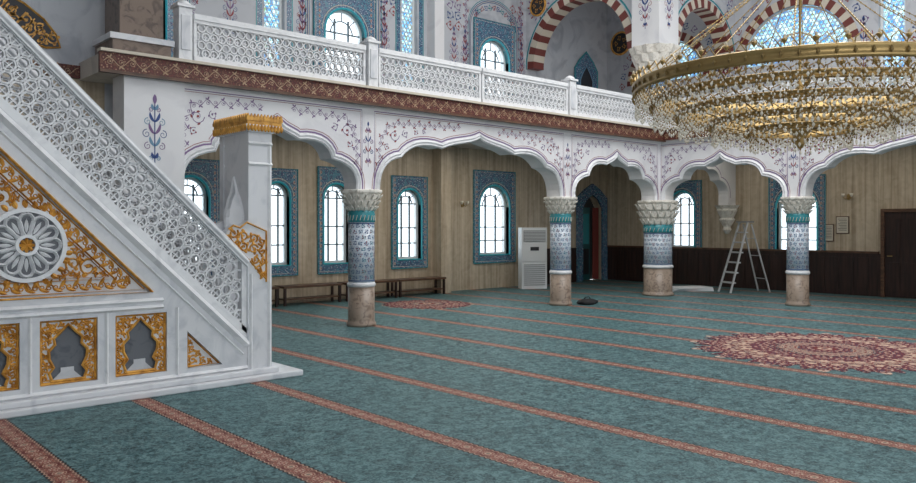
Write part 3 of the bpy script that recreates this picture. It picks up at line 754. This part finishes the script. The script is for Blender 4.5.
for k in range(12):
    a=2*PI*k/12; ca,sa=math.cos(a),math.sin(a); pts=[]
    for j in range(15):
        b=2*PI*j/14; u=q_*(.20+.115*math.cos(b)); v=q_*.06*math.sin(b)*(1+.5*math.cos(b))
        pts.append((mc[0]+u*ca-v*sa,mc[1]+u*sa+v*ca))
    mb.ribbon(pts,.034,T,M_marble2,h=.035,w0=.015)
    leaf(mb,mc[0]+.12*ca,mc[1]+.12*sa,a,.13,.035,T,M_marble2,h=.015,w0=.016,bend=0)
mb.ring2(*mc,.10,.10,.03,T,.05,M_marble2,20,-.02)
for k in range(8): a=2*PI*k/8; leaf(mb,mc[0],mc[1],a,.08,.035,T,M_gold,h=.02,w0=.01,bend=0)
mb.finish('rosette_medallion',parent=E)
ang=math.atan(SL); ca,sa=math.cos(ang),math.sin(ang)
def lattice(Y):
    base=(1.0,lo(1.0))
    TS=lambda s,t_,w=0:(base[0]+s*ca-t_*sa, Y+w, base[1]+s*sa+t_*ca)
    mb=MB()
    Lm=(4.15-1.0)/ca
    def par(d0,d1,w0,th,mat): mb.plate([[(1.0,lo(1.0)+d0),(4.15,lo(4.15)+d0),(4.15,lo(4.15)+d1),(1.0,lo(1.0)+d1)]],TY(Y),th,mat,w0=w0)
    par(0,.11,.01,.1,M_marble2); par(.79,.85,.02,.08,M_marble2)
    mb.plate([[(4.09,lo(4.09)+.05),(4.15,lo(4.15)+.05),(4.15,up(4.15)),(4.09,up(4.09))]],TY(Y),.1,M_marble2,w0=.01)
    p=.125
    rows=[.135+i*.106 for i in range(5)]
    for ri,tt in enumerate(rows):
        n=int(Lm/p)+3
        for i in range(-4,n+5):
            s=p*(i+.5*(ri%2))
            x=TS(s,tt)[0]
            if x<1.03 or x>4.08: continue
            mb.ring2(s,tt,.066,.069,.020,TS,.06,M_marble2,10,.03)
            mb.ring2(s+p/2,tt,.018,.020,.016,TS,.05,M_marble2,6,.035)
            if ri%2==0:
                mb.bar((s-.045,tt),(s+.045,tt),.012,TS,.03,M_marble2,.045); mb.bar((s,tt-.045),(s,tt+.045),.012,TS,.03,M_marble2,.046)
    mb.finish('pierced_balustrade',parent=E)
    mb=MB()
    mb.plate([[(1.0,up(1.0)-.11),(4.15,up(4.15)-.11),(4.15,up(4.15)),(1.0,up(1.0))]],TY(Y),.17,M_marble2,w0=-.03)
    mb.ribbon([(1.0,up(1.0)-.055),(4.15,up(4.15)-.055)],.05,TY(Y),M_marble,h=.02,w0=-.03)
    mb.finish('handrail',parent=E,bevel=.01)
lattice(YM); lattice(YB)
n=14
for i in range(n):
    z=.2+.21*i; x=4.3-.235*i*(.21/.2256)
    mb=MB(); mb.box((x-.24,8.27,.13 if i<3 else z-.25),(x,YB,z),M_marble); mb.box((x-.24,8.27,z),(x+.02,YB,z+.03),M_marble2); mb.finish('step',parent=E)
GX0,GX1=4.16,4.45; GY1=YB+.09
def gate(Y,th=.10,near=True):
    T=TY(Y); mb=MB()
    mb.plate([[(3.90,up(3.90)-.03),(4.15,up(4.15)-.03),(4.15,.07),(GX1,.07),(GX1,2.80),(GX0,2.80),(GX0,1.80),(4.06,1.74),(3.98,1.76),(3.90,1.68)]],T,th,M_marble,w0=-.01)
    mb.ribbon([(GX1-.03,.1),(GX1-.03,2.66)],.05,T,M_marble2,h=.02,w0=-.01)
    mb.ribbon([(4.19,.1),(4.19,1.2)],.04,T,M_marble2,h=.02,w0=-.01)
    for z in (2.44,2.67): mb.ribbon([(GX0,z),(GX1,z)],.05,T,M_marble2,h=.025,w0=-.01)
    mb.finish('gate_pier',parent=E)
    if near:
        mb=MB()
        for (x,z,r) in ((3.98,1.66,.06),(4.10,1.62,.06),(4.10,1.50,.055),(4.22,1.60,.055),(4.22,1.48,.06),(4.25,1.36,.05),(4.32,1.56,.045),(4.33,1.45,.045),(4.34,1.34,.04),(4.28,1.26,.04),(4.33,1.18,.035),(3.93,1.62,.03),(4.03,1.56,.035)):
            spiral(mb,x,z,r,random.random()*6,1 if x>4.1 else -1,T,M_gold,.026,h=.02,w0=-.012)
        mb.ribbon([(3.92,1.70),(3.98,1.745),(4.06,1.72),(4.14,1.78),(4.38,1.68),(4.38,1.10)],.025,T,M_gold,h=.02,w0=-.012)
        mb.ribbon([(3.92,1.62),(4.38,1.13)],.02,T,M_gold,h=.02,w0=-.012)
        mb.finish('gate_gilding',parent=E)
gate(YM); gate(YB,.10,False)
mb=MB()
y0,y1=YM+.09,YB-.01; cm_=(y0+y1)/2
h_=[(.00,1.72),(.0,1.84),(.03,1.94),(.09,2.05),(.16,2.13)]
Lp=[(y0+.03,.2)]+[(y0+.03+a,b) for a,b in h_]+[(cm_,2.30)]+[(y1-.03-a,b) for a,b in reversed(h_)]+[(y1-.03,.2)]
mb.plate([[(y0,.2)]+Lp+[(y1,.2),(y1,2.80),(y0,2.80)]],TX(GX0+.01),.05,M_marble)
mb.ribbon(Lp[1:-1],.035,TX(GX0+.01),M_marble2,h=.02)
mb.finish('gate_arch',parent=E)
mb=MB(); mb.box((GX0-.03,YM-.05,2.80),(GX1+.03,GY1+.03,2.84),M_marble2); mb.box((GX0-.06,YM-.08,2.84),(GX1+.07,GY1+.05,2.88),M_marble2)
mb.finish('gate_lintel',parent=E)
mb=MB()
mb.box((GX0-.05,YM-.08,2.88),(GX1+.09,GY1+.05,2.92),M_gold)
def cresting(T,u0,u1,n):
    for i in range(n):
        c=u0+(u1-u0)*(i+.5)/n; h=(u1-u0)/n*.5
        mb.plate([[(c-h*.9,2.92),(c+h*.9,2.92),(c+h,2.95),(c+h*.6,2.975),(c,3.0),(c-h*.6,2.975),(c-h,2.95)]],T,.025,M_gold)
        leaf(mb,c,2.88,-PI/2,.08,.045,T,M_gold,h=.015,bend=0)
cresting(TY(YM-.09),GX0-.06,GX1+.10,11); cresting(TY(GY1+.04),GX0-.06,GX1+.10,11)
cresting(TX(GX0-.06),YM-.08,GY1+.05,18); cresting(TX(GX1+.07),YM-.08,GY1+.05,18)
mb.finish('gate_crown',parent=E)

# ---------------------------------------------------------------- carpet medallions
def medal(x,y,R,lab):
    mb=MB(); n=240
    def sc(R,k,amp,z,mat,ph=0):
        L=[]
        for j in range(n):
            a=2*PI*j/n; rr=R*(1-amp+amp*abs(math.cos(k*a+ph))**.7+amp*.35*math.cos(k*6*a)); L.append((x+rr*math.cos(a),y+rr*math.sin(a)))
        mb.plate([L],lambda u,v,w=0:(u,v,w),.003,mat,w0=z)
    sc(R,8,.14,.0005,M_mnavy); sc(R*.95,8,.14,.003,M_mred); sc(R*.70,8,.06,.005,M_mcream,.4); sc(R*.64,8,.10,.007,M_mred,.4)
    sc(R*.40,6,.16,.009,M_mnavy); sc(R*.35,6,.16,.011,M_mcream); sc(R*.20,4,.15,.013,M_mred)
    o=mb.finish('carpet_medallion',origin=(x,y,0)); return top(o,lab,'carpet medallion')
medal(11.2,4.75,1.78,'large round red floral medallion woven on the teal carpet')
medal(11.1,13.35,1.0,'small red floral medallion on the aisle carpet')

# ---------------------------------------------------------------- chandelier
CX,CY=10.65,4.85
E2=empty('chandelier',(CX,CY,3.6),'huge tiered brass ring chandelier draped with crystal strands','chandelier')
def tier(R,z,nb,drop,k_=1.):
    mb=MB()
    h=k_
    mb.lathe([(R-.02,z-.05*h),(R+.02,z-.05*h),(R+.04,z-.035*h),(R+.018,z-.02*h),(R+.018,z+.02*h),(R+.045,z+.04*h),(R+.02,z+.055*h),(R-.02,z+.055*h),(R-.02,z-.05*h)],96,M_brass,(CX,CY,0))
    n=int(R*34)
    for k in range(n):
        a=2*PI*k/n; c,s=math.cos(a),math.sin(a)
        c1,s1=math.cos(a+PI/n),math.sin(a+PI/n)
        mb.bead((CX+(R+.03)*c,CY+(R+.03)*s,z),.024,.03*h,M_brassd)
        mb.bead((CX+(R+.03)*c,CY+(R+.03)*s,z-.08*h),.024,.04,M_brass)
        mb.tube([(CX+R*c,CY+R*s,z+.05*h),(CX+(R+.03)*c,CY+(R+.03)*s,z+.09*h),(CX+R*c1,CY+R*s1,z+.14*h),(CX+R*math.cos(a+2*PI/n),CY+R*math.sin(a+2*PI/n),z+.05*h)],.009,M_brass,4)
    mb.finish('brass_ring',parent=E2)
    mb=MB()
    for k in range(nb):
        a=2*PI*k/nb; c,s=math.cos(a),math.sin(a); L=drop*(.65+.45*abs(math.sin(k*PI/6))); nn=int(L/.036)
        for j in range(nn):
            f=(j+.5)/nn
            mb.bead((CX+(R-.01)*c,CY+(R-.01)*s,z-.06-L*f),.014 if j<nn-1 else .022,.018 if j<nn-1 else .036,M_crys if (j+k)%2==0 or j==nn-1 else M_crys2)
    ob=mb.finish('crystal_fringe',parent=E2,recalc=False); ob['kind']='stuff'
tier(2.2,3.66,230,.30,1.5); tier(1.95,3.46,196,.27,1.); tier(1.6,3.30,160,.25,.9); tier(1.15,3.16,112,.22,.8); tier(.65,3.04,60,.2,.8)
mb=MB()
for (Ra,za,Rb,zb,n) in ((2.2,3.58,1.95,3.44,96),(1.95,3.40,1.6,3.30,80),(1.6,3.24,1.15,3.16,60),(1.15,3.10,.65,3.04,34)):
    for k in range(n):
        a=2*PI*k/n
        for j in range(11):
            f=j/10; R=Ra+(Rb-Ra)*f; z=za+(zb-za)*f-.10*math.sin(PI*f); aa=a+.03*math.sin(PI*f)
            mb.bead((CX+R*math.cos(aa),CY+R*math.sin(aa),z),.013,.018,M_crys if j%2==1 else M_crys2)
ob=mb.finish('crystal_swag',parent=E2,recalc=False); ob['kind']='stuff'
mb=MB(); o=(CX,CY,3.6)
mb.lathe([(.0,-.02),(.015,0),(.03,.02),(.035,.04),(.03,.045),(.0,.03)],10,M_brass,o)
mb.lathe([(.010,.03),(.018,.055),(.014,.08),(0,.10)],8,M_bulb,o)
lampo=mb.finish('candle_lamp',parent=E2)
first=True
for R,z,n in ((2.20,3.78,44),(1.95,3.54,34),(1.60,3.38,20)):
    for k in range(n):
        a=2*PI*(k+.5)/n
        l=lampo if first else lampo.copy()
        if not first: COL.objects.link(l); l.parent=E2
        first=False
        l.location=((R+.05)*math.cos(a),(R+.05)*math.sin(a),z-3.60)
mb=MB()
for k in range(12):
    a=2*PI*k/12; c,s=math.cos(a),math.sin(a)
    mb.tube([(CX+.15*c,CY+.15*s,3.06),(CX+.65*c,CY+.65*s,3.04),(CX+1.15*c,CY+1.15*s,3.16),(CX+1.6*c,CY+1.6*s,3.30),(CX+1.95*c,CY+1.95*s,3.46),(CX+2.2*c,CY+2.2*s,3.66)],.010,M_brassd,5)
mb.lathe([(0,2.78),(.03,2.80),(.07,2.87),(.04,2.92),(.14,3.02),(.14,3.08),(.04,3.2),(.02,3.5),(.07,3.6),(.02,3.7),(.015,5.2),(.12,5.25),(.15,5.35),(.06,5.45),(.02,5.5)],20,M_brass,(CX,CY,0))
mb.finish('centre_frame',parent=E2)
mb=MB()
for k in range(16):
    a=2*PI*k/16; c,s=math.cos(a),math.sin(a)
    n=34
    p0_=Vector((CX+2.2*c,CY+2.2*s,3.75)); p1=Vector((CX+.1*c,CY+.1*s,5.3))
    mb.tube([p0_,p1],.006,M_brass,4)
    for j in range(n): q=p0_.lerp(p1,(j+.5)/n); mb.bead(q,.012,.018,M_brass)
mb.tube([(CX,CY,5.5),(CX,CY,HC)],.025,M_brass,6)
mb.finish('suspension_chain',parent=E2)

# ---------------------------------------------------------------- ladder
e=empty('step_ladder',(0,0,0),'aluminium A-frame step ladder standing near the wainscot','ladder')
H=1.82
mb=MB()
for s in (-1,1):
    mb.tube([(-.62,s*.27,.0),(-.06,s*.18,H)],.028,M_alu,4)
mb.finish('front_rail',parent=e)
mb=MB()
for s in (-1,1): mb.tube([(.55,s*.25,.0),(.05,s*.18,H-.05)],.022,M_alu,4)
for z in (.35,.95,1.4):
    f=z/H; mb.tube([(.55-.5*f,-.25+.07*f,z),(.55-.5*f,.25-.07*f,z)],.014,M_alu,4)
mb.finish('rear_rail',parent=e)
for k in range(1,7):
    z=H*k/7; f=z/H; x=-.62+.56*f; w_=.27-.09*f
    mb=MB(); mb.box((x-.02,-w_,z-.02),(x+.09,w_,z+.015),M_alu); mb.finish('tread',parent=e)
mb=MB(); mb.box((-.14,-.2,H-.01),(.12,.2,H+.03),M_grey); mb.finish('top_platform',parent=e)
e.location=(19.35,10.25,0); e.rotation_euler[2]=math.radians(-28)

# ---------------------------------------------------------------- benches
def bench(x0,x1):
    cx=(x0+x1)/2; e=empty('bench',(cx,15.2,0),'low brown wooden bench against the aisle wall','bench','low benches along the aisle wall')
    mb=MB(); mb.box((x0,15.02,.38),(x1,15.42,.43),M_wood); mb.finish('seat',parent=e,bevel=.006)
    mb=MB(); mb.box((x0+.06,15.06,.12),(x1-.06,15.38,.15),M_wood); mb.finish('lower_shelf',parent=e)
    for x in (x0+.05,x1-.05):
        for y in (15.06,15.38):
            mb=MB(); mb.box((x-.025,y-.025,0),(x+.025,y+.025,.38),M_wains); mb.finish('leg',parent=e)
    return e
b0=bench(6.9,8.4)
for x in (9.25,10.85,12.38): clone(b0,(x,15.2,0))

# ---------------------------------------------------------------- air conditioner
e=empty('air_conditioner',(0,0,0),'tall white floor-standing air conditioner beside the window','air conditioner')
mb=MB(); mb.box((-.36,-.18,.0),(.36,.18,1.68),M_white); mb.box((-.34,-.195,.75),(.34,-.18,1.25),M_white); mb.finish('cabinet',parent=e,bevel=.015)
mb=MB(); mb.box((-.31,-.20,1.3),(.31,-.18,1.6),M_grey)
for k in range(7): mb.box((-.30,-.215,1.32+k*.04),(.30,-.20,1.335+k*.04),M_white)
mb.finish('air_outlet',parent=e)
mb=MB()
for k in range(11): mb.box((-.30,-.195,.1+k*.055),(.30,-.18,.12+k*.055),M_grey)
mb.finish('intake_grille',parent=e)
mb=MB(); mb.box((-.12,-.205,1.05),(.12,-.195,1.15),M_dark); mb.finish('control_panel',parent=e)
e.location=(16.05,14.75,0); e.rotation_euler[2]=math.radians(-30)

# ---------------------------------------------------------------- bag and boards
mb=MB(); prof=[(.0,0),(.20,.0),(.24,.04),(.22,.10),(.12,.15),(.0,.16)]
mb.lathe(prof,20,M_black,(0,0,0),lambda a,j:1+.12*math.sin(3*a+j)+.06*math.sin(7*a))
o=mb.finish('bag'); o.location=(13.75,11.0,.003); o.scale=(1.1,.8,.75); top(o,'crumpled black bag lying on the carpet by the column','bag')
mb=MB(); mb.tube([(-.12,0,.13),(-.07,0,.2),(.05,0,.21),(.11,0,.13)],.012,M_black,6); h=mb.finish('handle',parent=None); h.parent=o
for k in range(3):
    mb=MB(); mb.box((-.6+.05*k,-.3,0),(.6-.04*k,.3,.035),M_white); o=mb.finish('white_board',bevel=.004)
    o.location=(18.6,11.5-.03*k,.0+.0355*k); o.rotation_euler[2]=math.radians(-35+4*k); top(o,'flat white board stacked on the carpet','board','stack of white boards')
for k,(y,z) in enumerate(((8.25,1.75),(8.62,1.55))):
    e=empty('framed_notice',(XO,y,z),'small framed notice with lines of print on the beige wall','notice','framed notices'); T=TX(XO)
    mb=MB(); mb.plate([rect(y-.16,y+.16,z-.22,z+.22)],T,.02,M_wood,w0=-.02); mb.finish('frame',parent=e)
    mb=MB(); mb.plate([rect(y-.14,y+.14,z-.20,z+.20)],T,.004,M_paper,w0=-.024)
    for j in range(8): mb.ribbon([(y-.11,z+.15-.04*j),(y+.11-.03*(j%3),z+.15-.04*j)],.010,T,M_ink,w0=-.024)
    mb.finish('sheet',parent=e)
def sconce(T,u,z,loc):
    e=empty('wall_sconce',loc,'small brass wall sconce with two glass cups','wall lamp','brass wall sconces')
    mb=MB(); mb.plate([[(u+.05*math.cos(2*PI*k/10),z+.08*math.sin(2*PI*k/10)) for k in range(10)]],T,.02,M_brass,w0=-.02)
    for s in (-1,1): mb.tube([T(u,z,-.02),T(u+s*.06,z-.05,-.06),T(u+s*.10,z,-.10)],.009,M_brass,5)
    mb.finish('bracket',parent=e)
    for s in (-1,1):
        mb=MB(); mb.lathe([(.015,0),(.035,.04),(.042,.09),(.035,.09),(.0,.02)],10,M_cup,T(u+s*.10,z,-.10)); mb.finish('glass_cup',parent=e)
sconce(TX(XO),8.1,2.45,(XO,8.1,2.45)); sconce(TY(YO),14.2,2.3,(14.2,YO,2.3)); sconce(TY(YO),17.6,2.4,(17.6,YO,2.4))
e=empty('calligraphy_panel',(2.85,11.97,4.5),'black and gold calligraphic leaf-shaped panel on the grey wall','wall panel')
mb=MB(); T0=TY(11.968); cs,sn=math.cos(-.55),math.sin(-.55)
T=lambda u,v,w=0:T0(2.8+u*cs-v*sn,4.52+u*sn+v*cs,w)
L=[(-.62,.02),(-.45,.17),(-.15,.22),(.15,.2),(.38,.12),(.52,0),(.38,-.12),(.15,-.2),(-.15,-.22),(-.45,-.15)]
mb.plate([L],T,.03,M_dark,w0=-.0); mb.finish('board',parent=e)
mb=MB(); mb.ribbon(L+[L[0]],.03,T,M_gold,h=.02)
for k in range(9): spiral(mb,-.42+.1*k,.05*(-1)**k,.08,k*1.3,(-1)**k,T,M_gold,.024)
for k in range(6): mb.ribbon([(-.35+.13*k,-.12),(-.33+.13*k,.13)],.018,T,M_gold)
mb.finish('gold_script',parent=e)

for ob in bpy.data.objects:
    if '_o' in ob: del ob['_o']

# ---------------------------------------------------------------- light
w=bpy.data.worlds.new('World'); SC.world=w; w.use_nodes=True
bg=w.node_tree.nodes['Background']; bg.inputs[0].default_value=(.92,.97,1,1); bg.inputs[1].default_value=2.6
def area(name,loc,rot,sx,sy,p,col=(1,1,1)):
    l=bpy.data.lights.new(name,'AREA'); l.shape='RECTANGLE'; l.size=sx;l.size_y=sy;l.energy=p;l.color=col
    o=bpy.data.objects.new(name,l); COL.objects.link(o); o.location=loc; o.rotation_euler=rot; return o
area('dome_light',(11.5,5.5,9.3),(0,0,0),8,7,880,(1,.99,.97))  # added fill panel under the flat ceiling
area('aisle_light',(11.5,13.4,3.7),(0,0,0),8,1.6,85,(1,.94,.84))  # added warm fill under the gallery slab to brighten the aisle walls
area('aisle_light',(18.9,8,3.7),(0,0,0),1.6,9,45,(1,.91,.78))  # same added fill for the east aisle, no fitting there
area('gallery_light',(12,13.6,9.2),(0,0,0),8,2,60,(1,.98,.95))  # added fill panel over the north gallery, no real lamp
area('gallery_light',(18.8,8,9.2),(0,0,0),2,10,60,(1,.96,.92))  # added fill panel over the east gallery, no real lamp
area('window_daylight',(3,-3.6,6.0),(math.radians(86),0,math.radians(-22)),9,4,250,(1,.98,.95))  # added fill panel inside the south wall, brightens the pulpit side
l=bpy.data.lights.new('chandelier_glow','POINT'); l.energy=8; l.color=(1,.85,.6); l.shadow_soft_size=.5  # added point fill to lift the dark crystals; the bulbs are unlit
o=bpy.data.objects.new('chandelier_glow',l); COL.objects.link(o); o.location=(CX,CY,3.85)

cam=bpy.data.cameras.new('Camera'); co=bpy.data.objects.new('Camera',cam); COL.objects.link(co)
co.location=(0,0,1.75); co.rotation_euler=(PI/2,0,math.radians(-42)); cam.lens=786/916*36; cam.sensor_width=36; cam.shift_y=-16.5/916
SC.camera=co
